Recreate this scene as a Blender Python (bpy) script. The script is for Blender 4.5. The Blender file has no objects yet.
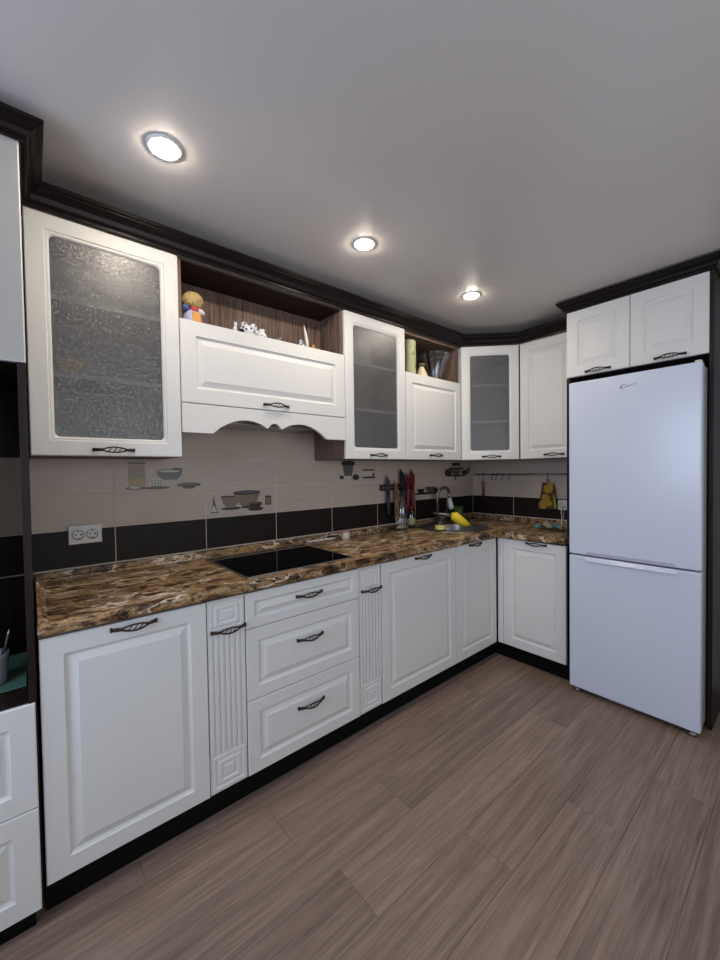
import bpy, bmesh, math, random
from mathutils import Matrix, Vector
random.seed(7)
SC = bpy.context.scene
COL = SC.collection

# ------------------------------------------------------------------ camera
cam_d = bpy.data.cameras.new('camera')
cam = bpy.data.objects.new('camera', cam_d); COL.objects.link(cam)
Rv = Vector((0.76416128, -0.64485961, -0.01461564)); Uv = Vector((0.02619605, 0.00838615, 0.99962165)); Fv = Vector((0.64449306, 0.76425503, -0.02330115))
m = Matrix.Identity(4)
for i in range(3):
    m[i][0] = Rv[i]; m[i][1] = Uv[i]; m[i][2] = -Fv[i]
m[0][3], m[1][3], m[2][3] = 0.00113, -2.04364, 1.31418
cam.matrix_world = m
cam_d.sensor_fit = 'HORIZONTAL'; cam_d.sensor_width = 36.0; cam_d.lens = 36.0 * 390.263 / 720.0
cam_d.clip_start = 0.02
SC.camera = cam

# ------------------------------------------------------------------ world, window light, added rear fill, exposure
W = bpy.data.worlds.new('sky'); SC.world = W; W.use_nodes = True
W.node_tree.nodes['Background'].inputs[0].default_value = (0.55, 0.72, 1.0, 1)
W.node_tree.nodes['Background'].inputs[1].default_value = 1.2
WIN_Y0, WIN_Y1, WIN_Z0, WIN_Z1, WIN_X = -2.30, -0.66, 0.98, 2.15, -1.30
ld = bpy.data.lights.new('window_daylight', 'AREA'); ld.shape = 'RECTANGLE'
ld.size = WIN_Z1 - WIN_Z0; ld.size_y = WIN_Y1 - WIN_Y0
ld.energy = 38.0; ld.color = (0.66, 0.76, 1.0)
lo = bpy.data.objects.new('window_daylight', ld); COL.objects.link(lo)
lo.location = (WIN_X - 0.14, (WIN_Y0 + WIN_Y1) / 2, (WIN_Z0 + WIN_Z1) / 2)
lo.rotation_euler = (0, math.radians(-90), 0)
# unseen window added behind the camera to give frontal fill light
WB_X0, WB_X1, WB_Z0, WB_Z1, WB_Y = 0.1, 1.9, 0.75, 2.05, -3.5
ld = bpy.data.lights.new('rear_fill_light', 'AREA'); ld.shape = 'RECTANGLE'
ld.size = WB_X1 - WB_X0; ld.size_y = WB_Z1 - WB_Z0
ld.energy = 20.0; ld.color = (1.0, 0.97, 0.94)
lo = bpy.data.objects.new('rear_fill_light', ld); COL.objects.link(lo)
lo.location = ((WB_X0 + WB_X1) / 2, WB_Y - 0.14, (WB_Z0 + WB_Z1) / 2)
lo.rotation_euler = (math.radians(90), 0, 0)
LAMP_STRENGTH = 265.0
LAMP_COLOR = (1.0, 0.88, 0.74, 1)
SC.view_settings.view_transform = 'Standard'; SC.view_settings.look = 'None'
SC.view_settings.gamma = 1.0; SC.view_settings.use_curve_mapping = False
SC.view_settings.exposure = 0.10
SC.cycles.use_denoising = True
SC.cycles.max_bounces = 10; SC.cycles.diffuse_bounces = 6; SC.cycles.transparent_max_bounces = 12
SC.cycles.sample_clamp_indirect = 6.0
SC.cycles.caustics_reflective = False; SC.cycles.caustics_refractive = False

# ------------------------------------------------------------------ material helpers
def new_mat(name):
    mt = bpy.data.materials.new(name); mt.use_nodes = True
    return mt, mt.node_tree, mt.node_tree.nodes['Principled BSDF']
def plain(name, col, rough=0.5, metal=0.0, spec=0.5, **kw):
    mt, t, b = new_mat(name)
    b.inputs['Base Color'].default_value = (*col, 1); b.inputs['Roughness'].default_value = rough
    b.inputs['Metallic'].default_value = metal; b.inputs['Specular IOR Level'].default_value = spec
    for k, v in kw.items(): b.inputs[k.replace('_', ' ')].default_value = v
    return mt
def N(t, typ, **kw):
    n = t.nodes.new(typ)
    for k, v in kw.items(): setattr(n, k, v)
    return n
def L(t, a, b): t.links.new(a, b)
def coords(t, scale=(1, 1, 1), rot=(0, 0, 0), kind='Object'):
    tc = N(t, 'ShaderNodeTexCoord'); mp = N(t, 'ShaderNodeMapping')
    mp.inputs['Scale'].default_value = scale; mp.inputs['Rotation'].default_value = rot
    L(t, tc.outputs[kind], mp.inputs['Vector']); return mp.outputs['Vector']
def noise(t, vec, scale, detail=4, rough=0.55, dist=0.0):
    n = N(t, 'ShaderNodeTexNoise'); n.inputs['Scale'].default_value = scale; n.inputs['Detail'].default_value = detail
    n.inputs['Roughness'].default_value = rough; n.inputs['Distortion'].default_value = dist
    L(t, vec, n.inputs['Vector']); return n.outputs['Fac']
def ramp(t, fac, stops):
    r = N(t, 'ShaderNodeValToRGB'); e = r.color_ramp.elements
    while len(e) < len(stops): e.new(0.5)
    for el, (p, c) in zip(e, stops): el.position = p; el.color = (*c, 1) if len(c) == 3 else c
    L(t, fac, r.inputs['Fac']); return r.outputs['Color']
def mix(t, fac, a, b, mode='MIX'):
    x = N(t, 'ShaderNodeMix', data_type='RGBA', blend_type=mode)
    for s, v in ((x.inputs['Factor'], fac), (x.inputs['A'], a), (x.inputs['B'], b)):
        if hasattr(v, 'links'): L(t, v, s)
        else: s.default_value = v if not isinstance(v, tuple) or len(v) == 4 else (*v, 1)
    return x.outputs['Result']
def bump(t, b, h, strength, dist=0.002):
    n = N(t, 'ShaderNodeBump'); n.inputs['Strength'].default_value = strength; n.inputs['Distance'].default_value = dist
    L(t, h, n.inputs['Height']); L(t, n.outputs['Normal'], b.inputs['Normal'])

# white foil doors with a faint vertical grain
def mk_white():
    mt, t, b = new_mat('white_grained_foil')
    v = coords(t, (90, 90, 6)); g = noise(t, v, 3.0, 5, 0.6)
    L(t, ramp(t, g, [(0.3, (0.69, 0.685, 0.66)), (0.7, (0.73, 0.725, 0.70))]), b.inputs['Base Color'])
    b.inputs['Roughness'].default_value = 0.45; b.inputs['Specular IOR Level'].default_value = 0.3; bump(t, b, g, 0.06, 0.001); return mt
def mk_wood(name, dark, light, sc=(14, 14, 1.2), rough=0.45, spec=0.2):
    mt, t, b = new_mat(name)
    v = coords(t, sc); g = noise(t, v, 4.0, 6, 0.65, 0.3)
    L(t, ramp(t, g, [(0.30, dark), (0.72, light)]), b.inputs['Base Color'])
    b.inputs['Roughness'].default_value = rough; b.inputs['Specular IOR Level'].default_value = spec; bump(t, b, g, 0.08, 0.001); return mt
def mk_counter():
    mt, t, b = new_mat('brown_marble_laminate')
    v = coords(t, (5.5, 10.5, 10.5), (0, 0, 0.25))
    g1 = noise(t, v, 2.0, 9, 0.72, 0.7); g2 = noise(t, coords(t, (15, 34, 34), (0, 0, -.1)), 2.6, 6, 0.74, 0.8); g3 = noise(t, coords(t, (2.0, 5.0, 5.0), (0, 0, .3)), 2.0, 3)
    base = ramp(t, g1, [(0.36, (0.008, 0.004, 0.003)), (0.44, (0.035, 0.014, 0.007)), (0.49, (0.25, 0.135, 0.055)), (0.54, (0.60, 0.41, 0.21)), (0.58, (0.22, 0.115, 0.050)), (0.63, (0.05, 0.023, 0.012)), (0.76, (0.016, 0.007, 0.005))])
    base = mix(t, 0.30, base, ramp(t, g2, [(0.42, (0.008, 0.004, 0.003)), (0.52, (0.17, 0.085, 0.036)), (0.60, (0.70, 0.47, 0.25))]))
    base = mix(t, 1.0, base, ramp(t, g3, [(0.35, (0.62, 0.60, 0.58)), (0.65, (1.0, 1.0, 1.0))]), 'MULTIPLY')
    # pale cracks: edges of distorted cells
    v2 = coords(t, (6.5, 14.0, 14.0), (0, 0, 0.25))
    nz = N(t, 'ShaderNodeTexNoise'); nz.inputs['Scale'].default_value = 1.6; nz.inputs['Detail'].default_value = 6; L(t, v2, nz.inputs['Vector'])
    vv = N(t, 'ShaderNodeVectorMath', operation='MULTIPLY_ADD'); vv.inputs[1].default_value = (1.6, 1.6, 1.6)
    L(t, nz.outputs['Color'], vv.inputs[0]); L(t, v2, vv.inputs[2])
    vo = N(t, 'ShaderNodeTexVoronoi', feature='DISTANCE_TO_EDGE'); vo.inputs['Scale'].default_value = 0.8; L(t, vv.outputs[0], vo.inputs['Vector'])
    crack = ramp(t, vo.outputs['Distance'], [(0.0, (1, 1, 1)), (0.015, (1, 1, 1)), (0.05, (0, 0, 0))])
    brk = ramp(t, noise(t, v2, 0.9, 3), [(0.43, (0.03, 0.03, 0.03)), (0.55, (0.92, 0.92, 0.92))])
    fac = mix(t, 1.0, crack, brk, 'MULTIPLY')
    L(t, mix(t, fac, base, (0.74, 0.62, 0.49)), b.inputs['Base Color'])
    b.inputs['Roughness'].default_value = 0.34; b.inputs['Specular IOR Level'].default_value = 0.28; return mt
def mk_floor():
    mt, t, b = new_mat('grey_brown_laminate')
    at = N(t, 'ShaderNodeAttribute', attribute_name='plank'); tc = N(t, 'ShaderNodeTexCoord')
    sc = N(t, 'ShaderNodeVectorMath', operation='SCALE'); sc.inputs['Scale'].default_value = 37.0; L(t, at.outputs['Vector'], sc.inputs[0])
    ad = N(t, 'ShaderNodeVectorMath', operation='ADD'); L(t, tc.outputs['Object'], ad.inputs[0]); L(t, sc.outputs[0], ad.inputs[1])
    mp = N(t, 'ShaderNodeMapping'); mp.inputs['Scale'].default_value = (0.75, 16, 16); L(t, ad.outputs[0], mp.inputs['Vector'])
    g = noise(t, mp.outputs['Vector'], 2.2, 8, 0.70, 0.5)
    mp2 = N(t, 'ShaderNodeMapping'); mp2.inputs['Scale'].default_value = (2.6, 95, 95); L(t, ad.outputs[0], mp2.inputs['Vector'])
    g2 = noise(t, mp2.outputs['Vector'], 2.0, 4, 0.7)
    c = ramp(t, g, [(0.30, (0.110, 0.068, 0.048)), (0.50, (0.235, 0.162, 0.122)), (0.70, (0.39, 0.285, 0.225))])
    c = mix(t, 0.35, c, ramp(t, g2, [(0.35, (0.090, 0.058, 0.043)), (0.65, (0.35, 0.258, 0.205))]))
    sp = N(t, 'ShaderNodeSeparateXYZ'); L(t, at.outputs['Vector'], sp.inputs[0])
    tint = ramp(t, sp.outputs['X'], [(0.0, (0.80, 0.80, 0.80)), (1.0, (1.0, 1.0, 1.0))])
    L(t, mix(t, 1.0, c, tint, 'MULTIPLY'), b.inputs['Base Color'])
    b.inputs['Roughness'].default_value = 0.42; bump(t, b, g2, 0.12, 0.001); return mt
def mk_tile(name, a, bb, rough, spec=0.35):
    mt, t, b = new_mat(name)
    v = coords(t, (3, 3, 60)); g = noise(t, v, 2.5, 4, 0.6)
    L(t, ramp(t, g, [(0.3, a), (0.7, bb)]), b.inputs['Base Color']); b.inputs['Roughness'].default_value = rough; b.inputs['Specular IOR Level'].default_value = spec; return mt
def mk_frost(name):
    """pebbled glass: part see-through, part pale scatter and gloss, varying grain by grain"""
    mt, t, b = new_mat(name); out = t.nodes['Material Output']
    g = noise(t, coords(t), 165.0, 3, 0.7)
    L(t, ramp(t, g, [(0.36, (0.07, 0.07, 0.071)), (0.64, (0.27, 0.27, 0.27))]), b.inputs['Base Color'])
    b.inputs['Roughness'].default_value = 0.24; b.inputs['Specular IOR Level'].default_value = 1.0
    bump(t, b, g, 0.42, 0.004)
    gl = N(t, 'ShaderNodeBsdfGlossy'); gl.inputs['Roughness'].default_value = 0.36
    L(t, ramp(t, g, [(0.42, (0.12, 0.12, 0.12)), (0.66, (0.75, 0.75, 0.75))]), gl.inputs['Color'])
    m1 = N(t, 'ShaderNodeMixShader'); m1.inputs[0].default_value = 0.13; L(t, b.outputs[0], m1.inputs[1]); L(t, gl.outputs[0], m1.inputs[2])
    tr = N(t, 'ShaderNodeBsdfTransparent'); tr.inputs['Color'].default_value = (0.86, 0.86, 0.86, 1)
    ms = N(t, 'ShaderNodeMixShader'); L(t, ramp(t, g, [(0.36, (0.24, 0.24, 0.24)), (0.64, (0.52, 0.52, 0.52))]), ms.inputs[0])
    L(t, tr.outputs[0], ms.inputs[1]); L(t, m1.outputs[0], ms.inputs[2]); L(t, ms.outputs[0], out.inputs['Surface']); return mt
def mk_clear(name, tint=(0.9, 0.93, 0.93), amt=0.12):
    """thin clear wall: mostly see-through, tinted, with a glossy share that grows at the edges"""
    mt, t, b = new_mat(name); out = t.nodes['Material Output']
    t.nodes.remove(b); b = N(t, 'ShaderNodeBsdfGlossy'); b.inputs['Color'].default_value = (1, 1, 1, 1); b.inputs['Roughness'].default_value = 0.08
    tr = N(t, 'ShaderNodeBsdfTransparent'); tr.inputs['Color'].default_value = (*tint, 1)
    lw = N(t, 'ShaderNodeLayerWeight'); lw.inputs['Blend'].default_value = 0.35
    ml = N(t, 'ShaderNodeMath', operation='MULTIPLY_ADD'); ml.inputs[1].default_value = amt * 1.6; ml.inputs[2].default_value = amt * .45
    L(t, lw.outputs['Facing'], ml.inputs[0])
    ms = N(t, 'ShaderNodeMixShader'); L(t, ml.outputs[0], ms.inputs[0])
    L(t, tr.outputs[0], ms.inputs[1]); L(t, b.outputs[0], ms.inputs[2]); L(t, ms.outputs[0], out.inputs['Surface']); return mt
def mk_ceiling():
    mt, t, b = new_mat('satin_stretch_ceiling')
    b.inputs['Base Color'].default_value = (0.63, 0.59, 0.565, 1); b.inputs['Roughness'].default_value = 0.33; b.inputs['Specular IOR Level'].default_value = 0.6
    return mt
def mk_plaster():
    mt, t, b = new_mat('pale_plaster')
    g = noise(t, coords(t), 40, 4); L(t, ramp(t, g, [(0.3, (0.66, 0.63, 0.59)), (0.7, (0.70, 0.67, 0.63))]), b.inputs['Base Color'])
    b.inputs['Roughness'].default_value = 0.8; bump(t, b, g, 0.1, 0.002); return mt
def mk_fridge():
    mt, t, b = new_mat('white_fridge_enamel')
    b.inputs['Base Color'].default_value = (0.62, 0.67, 0.79, 1); b.inputs['Roughness'].default_value = 0.22
    bump(t, b, noise(t, coords(t), 260, 2), 0.06, 0.001); return mt

WHITE = mk_white()
WENGE = mk_wood('wenge_dark_wood', (0.009, 0.005, 0.004), (0.026, 0.015, 0.012))
BROWN = mk_wood('brown_striped_wood', (0.062, 0.034, 0.025), (0.28, 0.188, 0.146), (26, 26, 1.2))
CROWN = plain('polished_dark_cornice', (0.0075, 0.0045, 0.005), 0.34, 0.0, 0.18)
COUNTER = mk_counter(); FLOOR = mk_floor(); CEIL = mk_ceiling(); PLASTER = mk_plaster()
TILE_D = mk_tile('dark_wenge_tile', (0.010, 0.006, 0.005), (0.020, 0.012, 0.010), 0.45, 0.18)
TILE_L = mk_tile('cream_tile', (0.46, 0.375, 0.305), (0.53, 0.44, 0.365), 0.35)
GROUT = plain('pale_grout', (0.60, 0.52, 0.43), 0.9)
FROST = mk_frost('frosted_textured_glass')
CLEAR = mk_clear('clear_glass'); PETP = mk_clear('clear_plastic', (0.93, 0.95, 0.95), 0.22)
GREENP = mk_clear('green_tinted_plastic', (0.50, 0.56, 0.38), 0.25)
BRONZE = plain('dark_bronze', (0.045, 0.030, 0.024), 0.38, 0.85)
BLACK = plain('black_plinth', (0.004, 0.004, 0.004), 0.5, 0.0, 0.12)
BLKGLASS = plain('black_ceramic_glass', (0.002, 0.002, 0.002), 0.05, 0.0, 0.2)
STEEL = plain('brushed_steel', (0.45, 0.44, 0.43), 0.3, 1.0)
DSTEEL = plain('dull_steel', (0.20, 0.19, 0.18), 0.38, 0.9)
INNER = plain('grey_cabinet_interior', (0.56, 0.55, 0.54), 0.6)
FRIDGE = mk_fridge()
FRGRIP = plain('lavender_grey_grip', (0.42, 0.43, 0.56), 0.35)
GASKET = plain('grey_gasket', (0.10, 0.10, 0.11), 0.6)
LOGO = plain('dark_grey_lettering', (0.06, 0.065, 0.08), 0.4)
SOCK = plain('white_socket_plastic', (0.68, 0.66, 0.62), 0.35)
SOCKD = plain('socket_hole_shadow', (0.02, 0.02, 0.02), 0.6)
RING = plain('white_lamp_ring', (0.75, 0.75, 0.74), 0.35)
YELLOW = plain('yellow_cloth', (0.80, 0.60, 0.02), 0.7)
GREEN = plain('green_plastic', (0.055, 0.13, 0.025), 0.4)
RED = plain('red_plastic', (0.13, 0.010, 0.010), 0.45)
ORANGE = plain('orange_brown_wood', (0.27, 0.105, 0.035), 0.5)
NAVY = plain('navy_plastic', (0.012, 0.016, 0.04), 0.4)
BLACKP = plain('black_plastic', (0.010, 0.010, 0.012), 0.4)
WHITEC = plain('white_porcelain', (0.80, 0.80, 0.80), 0.2)
BLUEC = plain('cobalt_blue_glaze', (0.07, 0.11, 0.34), 0.25)
GREYBLUE = plain('grey_blue_glaze', (0.13, 0.15, 0.26), 0.25)
GREYC = plain('grey_porcelain', (0.30, 0.31, 0.35), 0.25)
STRAW = plain('straw', (0.50, 0.36, 0.15), 0.8)
CREAM = plain('cream_ceramic', (0.66, 0.55, 0.36), 0.4)
SKIN = plain('doll_skin', (0.62, 0.40, 0.28), 0.6)
FRED = plain('red_felt', (0.50, 0.06, 0.05), 0.8)
FORANGE = plain('orange_felt', (0.72, 0.33, 0.07), 0.8)
LILAC = plain('lilac_felt', (0.45, 0.45, 0.65), 0.8)
PALEGRN = plain('pale_green_tin', (0.36, 0.40, 0.22), 0.45)
LEAF = plain('leaf_print', (0.12, 0.22, 0.07), 0.5)
MINT = plain('green_mat', (0.09, 0.19, 0.14), 0.7)
TEAL = plain('teal_cloth', (0.22, 0.44, 0.46), 0.85)
PRG = plain('print_grey', (0.085, 0.08, 0.075), 0.35)
PRD = plain('print_dark_brown', (0.022, 0.014, 0.011), 0.35)
PRW = plain('print_white', (0.52, 0.49, 0.44), 0.35)
PRY = plain('print_ochre', (0.30, 0.19, 0.05), 0.35)
PRK = plain('print_khaki', (0.19, 0.145, 0.085), 0.35)
def mk_lampglow():
    mt = bpy.data.materials.new('lamp_diffuser_glow'); mt.use_nodes = True; t = mt.node_tree
    t.nodes.remove(t.nodes['Principled BSDF']); e = N(t, 'ShaderNodeEmission')
    e.inputs['Color'].default_value = LAMP_COLOR; e.inputs['Strength'].default_value = LAMP_STRENGTH
    L(t, e.outputs[0], t.nodes['Material Output'].inputs['Surface']); return mt
GLOW = mk_lampglow()

# ------------------------------------------------------------------ mesh helpers
def box(bm, x0, x1, y0, y1, z0, z1, bev=0.0, mi=0):
    n0 = len(bm.faces)
    vs = [bm.verts.new(p) for p in ((x0, y0, z0), (x1, y0, z0), (x1, y1, z0), (x0, y1, z0), (x0, y0, z1), (x1, y0, z1), (x1, y1, z1), (x0, y1, z1))]
    fs = [bm.faces.new([vs[i] for i in f]) for f in ((0, 3, 2, 1), (4, 5, 6, 7), (0, 1, 5, 4), (1, 2, 6, 5), (2, 3, 7, 6), (3, 0, 4, 7))]
    for f in fs: f.material_index = mi
    if bev > 0:
        es = list({e for f in fs for e in f.edges})
        r = bmesh.ops.bevel(bm, geom=es, offset=bev, segments=2, profile=0.5, affect='EDGES')
        for f in r['faces']: f.material_index = mi
    return bm
def tube(bm, pts, r, seg=8, mi=0, closed=False, caps=True):
    pts = [Vector(p) for p in pts]; n = len(pts); rings = []
    rs = r if isinstance(r, (list, tuple)) else [r] * n
    prev = None
    for i, p in enumerate(pts):
        a = pts[i - 1] if (i > 0 or closed) else p; b = pts[(i + 1) % n] if (i < n - 1 or closed) else p
        d = (b - a).normalized()
        if prev is None:
            up = Vector((0, 0, 1)) if abs(d.z) < 0.9 else Vector((1, 0, 0))
            u = d.cross(up).normalized()
        else:
            u = (prev - d * prev.dot(d)).normalized()
        prev = u; v = d.cross(u)
        rings.append([bm.verts.new(p + u * math.cos(2 * math.pi * k / seg) * rs[i] + v * math.sin(2 * math.pi * k / seg) * rs[i]) for k in range(seg)])
    m_ = n if closed else n - 1
    for i in range(m_):
        A, B = rings[i], rings[(i + 1) % n]
        for k in range(seg):
            f = bm.faces.new((A[k], A[(k + 1) % seg], B[(k + 1) % seg], B[k])); f.material_index = mi; f.smooth = True
    if caps and not closed:
        f = bm.faces.new(rings[0][::-1]); f.material_index = mi
        f = bm.faces.new(rings[-1]); f.material_index = mi
def lathe(bm, prof, c=(0, 0, 0), seg=24, mi=0, sx=1.0, sy=1.0, mis=None):
    """prof: list of (r, z); r==0 closes the end"""
    rings = []
    for r, z in prof:
        if r <= 1e-6: rings.append([bm.verts.new((c[0], c[1], c[2] + z))])
        else: rings.append([bm.verts.new((c[0] + sx * r * math.cos(2 * math.pi * k / seg), c[1] + sy * r * math.sin(2 * math.pi * k / seg), c[2] + z)) for k in range(seg)])
    for i in range(len(rings) - 1):
        A, B = rings[i], rings[i + 1]; mm = mis[i] if mis else mi
        for k in range(seg):
            k2 = (k + 1) % seg
            if len(A) == 1 and len(B) == 1: continue
            vs = (A[0], B[k2], B[k]) if len(A) == 1 else ((A[k], A[k2], B[0]) if len(B) == 1 else (A[k], A[k2], B[k2], B[k]))
            f = bm.faces.new(vs); f.material_index = mm; f.smooth = True
def ball(bm, c, r, mi=0, seg=14, squash=(1, 1, 1)):
    n = 8
    lathe(bm, [(r * math.sin(math.pi * i / n) if 0 < i < n else 0, -r * math.cos(math.pi * i / n) * squash[2]) for i in range(n + 1)], c, seg, mi, squash[0], squash[1])
def prism(bm, pts, y0, y1, mi=0, axis='y'):
    """outline in (x, z) extruded along y, or in (x, y) extruded along z"""
    def P(p, d): return (p[0], d, p[1]) if axis == 'y' else (p[0], p[1], d)
    A = [bm.verts.new(P(p, y0)) for p in pts]; B = [bm.verts.new(P(p, y1)) for p in pts]; n = len(pts)
    for f in [bm.faces.new(A), bm.faces.new(B[::-1])] + [bm.faces.new((A[i], B[i], B[(i + 1) % n], A[(i + 1) % n])) for i in range(n)]:
        f.material_index = mi
def obj(name, bm, mats, parent=None, loc=None, rotz=None, smooth_angle=None):
    bmesh.ops.recalc_face_normals(bm, faces=bm.faces[:])
    me = bpy.data.meshes.new(name); bm.to_mesh(me); bm.free()
    for x in (mats if isinstance(mats, (list, tuple)) else [mats]): me.materials.append(x)
    o = bpy.data.objects.new(name, me); COL.objects.link(o)
    if parent: o.parent = parent
    if loc: o.location = loc
    if rotz is not None: o.rotation_euler = (0, 0, rotz)
    return o
def tag(o, label=None, cat=None, group=None, kind=None):
    if label: o['label'] = label
    if cat: o['category'] = cat
    if group: o['group'] = group
    if kind: o['kind'] = kind
    return o
def thing(name, label, cat, loc=(0, 0, 0), rotz=0.0, group=None):
    o = bpy.data.objects.new(name, None); COL.objects.link(o); o.empty_display_size = 0.05
    o.location = loc; o.rotation_euler = (0, 0, rotz)
    return tag(o, label, cat, group)
def struct(name, bm, mats, parent=None):
    return tag(obj(name, bm, mats, parent), kind='structure')
def nb(): return bmesh.new()

# ------------------------------------------------------------------ main dimensions
LX = 3.055                        # back wall
H = 2.335                          # ceiling
YB, XR = -0.59, 2.466             # base fronts, right hand base fronts
YU = -0.324                       # wall cabinet fronts
ZB, ZT = 0.109, 0.838             # base doors
ZUB, ZUT = 1.383, 2.211           # wall cabinet doors
CT0, CT1 = 0.848, 0.887           # worktop
XF = 2.414                        # fridge front
XFU = 2.55                        # fridge housing front
ROOM_X0, ROOM_Y0 = WIN_X, WB_Y

# ------------------------------------------------------------------ room shell
bm = nb(); lay = bm.faces.layers.float_vector.new('plank') if hasattr(bm.faces.layers, 'float_vector') else None
PW, PL = 0.19, 1.29
row_off = {0: 0.676, 1: 1.097, 2: 0.747, 3: 1.168, 4: 0.30, 5: 1.98, 6: 0.9, -1: 0.25, -2: 0.9, -3: 0.4, -4: 1.0}
y = -0.645 + 4 * PW; k = -4
fl_rows = []
while y > ROOM_Y0 - 0.2:
    off = row_off.get(k, random.random() * PL); x = off - PL * 4
    while x < LX:
        a, b = max(x, ROOM_X0 - .1), min(x + PL, LX + .05); y1, y0 = min(y, 0.05), max(y - PW, ROOM_Y0 - .05)
        if b > a and y1 > y0:
            g = 0.0022; d = 0.0035
            vs = [bm.verts.new(p) for p in ((a + g, y0 + g, 0), (b - g, y0 + g, 0), (b - g, y1 - g, 0), (a + g, y1 - g, 0), (a, y0, -d), (b, y0, -d), (b, y1, -d), (a, y1, -d))]
            pv = Vector((random.random(), random.random(), random.random()))
            for q in ((0, 1, 2, 3), (4, 5, 1, 0), (5, 6, 2, 1), (6, 7, 3, 2), (7, 4, 0, 3)):
                f = bm.faces.new([vs[i] for i in q]); f[lay] = pv
        x += PL
    y -= PW; k += 1
box(bm, ROOM_X0 - .1, LX + .05, ROOM_Y0 - .05, .05, -0.06, -0.002)
struct('floor', bm, FLOOR)
bm = nb(); box(bm, ROOM_X0 - .1, LX + .1, ROOM_Y0 - .1, .1, H, H + .08); struct('ceiling', bm, CEIL)
bm = nb(); box(bm, ROOM_X0 - .1, LX + .1, 0.0, .1, -.06, H); struct('wall_left', bm, PLASTER)
bm = nb(); box(bm, LX, LX + .1, ROOM_Y0, 0, -.06, H); struct('wall_back', bm, PLASTER)
bm = nb(); box(bm, ROOM_X0 - .1, LX + .1, ROOM_Y0 - .1, ROOM_Y0, -.06, WB_Z0); box(bm, ROOM_X0 - .1, LX + .1, ROOM_Y0 - .1, ROOM_Y0, WB_Z1, H)
box(bm, ROOM_X0 - .1, WB_X0, ROOM_Y0 - .1, ROOM_Y0, WB_Z0, WB_Z1); box(bm, WB_X1, LX + .1, ROOM_Y0 - .1, ROOM_Y0, WB_Z0, WB_Z1)
struct('wall_right', bm, PLASTER)
bm = nb()
for (a, b, c, d) in ((WB_X0, WB_X1, WB_Z0, WB_Z0 + .06), (WB_X0, WB_X1, WB_Z1 - .06, WB_Z1), (WB_X0, WB_X0 + .06, WB_Z0 + .06, WB_Z1 - .06), (WB_X1 - .06, WB_X1, WB_Z0 + .06, WB_Z1 - .06), (.965, 1.035, WB_Z0 + .06, WB_Z1 - .06)):
    box(bm, a, b, WB_Y - .08, WB_Y - .03, c, d, .004)
fill_win = struct('added_fill_window', bm, SOCK)  # unseen window, added as an opening for the rear fill light
bm = nb(); box(bm, WB_X0 + .06, WB_X1 - .06, WB_Y - .058, WB_Y - .054, WB_Z0 + .06, WB_Z1 - .06); struct('window_glass', bm, mk_clear('fill_window_pane', (0.97, 0.98, 0.98), 0.04), fill_win)
bm = nb()
box(bm, ROOM_X0 - .1, ROOM_X0, ROOM_Y0, 0, -.06, WIN_Z0); box(bm, ROOM_X0 - .1, ROOM_X0, ROOM_Y0, 0, WIN_Z1, H)
box(bm, ROOM_X0 - .1, ROOM_X0, ROOM_Y0, WIN_Y0, WIN_Z0, WIN_Z1); box(bm, ROOM_X0 - .1, ROOM_X0, WIN_Y1, 0, WIN_Z0, WIN_Z1)
struct('wall_front', bm, PLASTER)
bm = nb(); xa, xb = WIN_X - .08, WIN_X - .03
for (a, b, c, d) in ((WIN_Y0, WIN_Y1, WIN_Z0, WIN_Z0 + .06), (WIN_Y0, WIN_Y1, WIN_Z1 - .06, WIN_Z1), (WIN_Y0, WIN_Y0 + .06, WIN_Z0 + .06, WIN_Z1 - .06), (WIN_Y1 - .06, WIN_Y1, WIN_Z0 + .06, WIN_Z1 - .06), (-1.50, -1.43, WIN_Z0 + .06, WIN_Z1 - .06)):
    box(bm, xa, xb, a, b, c, d, .004)
win = struct('window_1', bm, SOCK)
bm = nb(); box(bm, WIN_X - .058, WIN_X - .054, WIN_Y0 + .06, WIN_Y1 - .06, WIN_Z0 + .06, WIN_Z1 - .06); struct('window_glass', bm, mk_clear('window_pane', (0.97, 0.98, 0.98), 0.04), win)

# ------------------------------------------------------------------ handles, doors
def handle_bm(w=0.136):
    bm = nb(); h = w / 2
    for s in (-1, 1):
        box(bm, s * h - .006 if s > 0 else -h, h if s > 0 else -h + .006, -.010, .0, -.007, .007, .0015)
        tube(bm, [(s * (h - .004), -.006, 0), (s * (h - .018), -.013, 0), (s * h * .50, -.021, 0)], [.0060, .0060, .0046], 8)
    n = 10
    for sg in (-1, 1):
        tube(bm, [(h * .62 * (2 * i / n - 1), -.0185 - .007 * math.sin(math.pi * i / n), sg * .0098 * math.sin(math.pi * i / n) ** .8) for i in range(n + 1)], .0029, 6)
    for q in (-.24, -.0, .24):
        zz = .0098 * math.sin(math.pi * (q / .62 + 1) / 2) ** .8
        tube(bm, [(h * (q - .10), -.0235, -zz), (h * (q + .02), -.026, 0), (h * (q + .10), -.0235, zz)], .0017, 6)
    return bm
_h = {}
def add_handle(parent, x, z, w=0.136):
    x += .005
    if w not in _h:
        o = obj('handle', handle_bm(w), BRONZE, parent, (x, 0, z)); _h[w] = o; return o
    o = _h[w].copy(); COL.objects.link(o); o.parent = parent; o.location = (x, 0, z); return o

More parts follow.
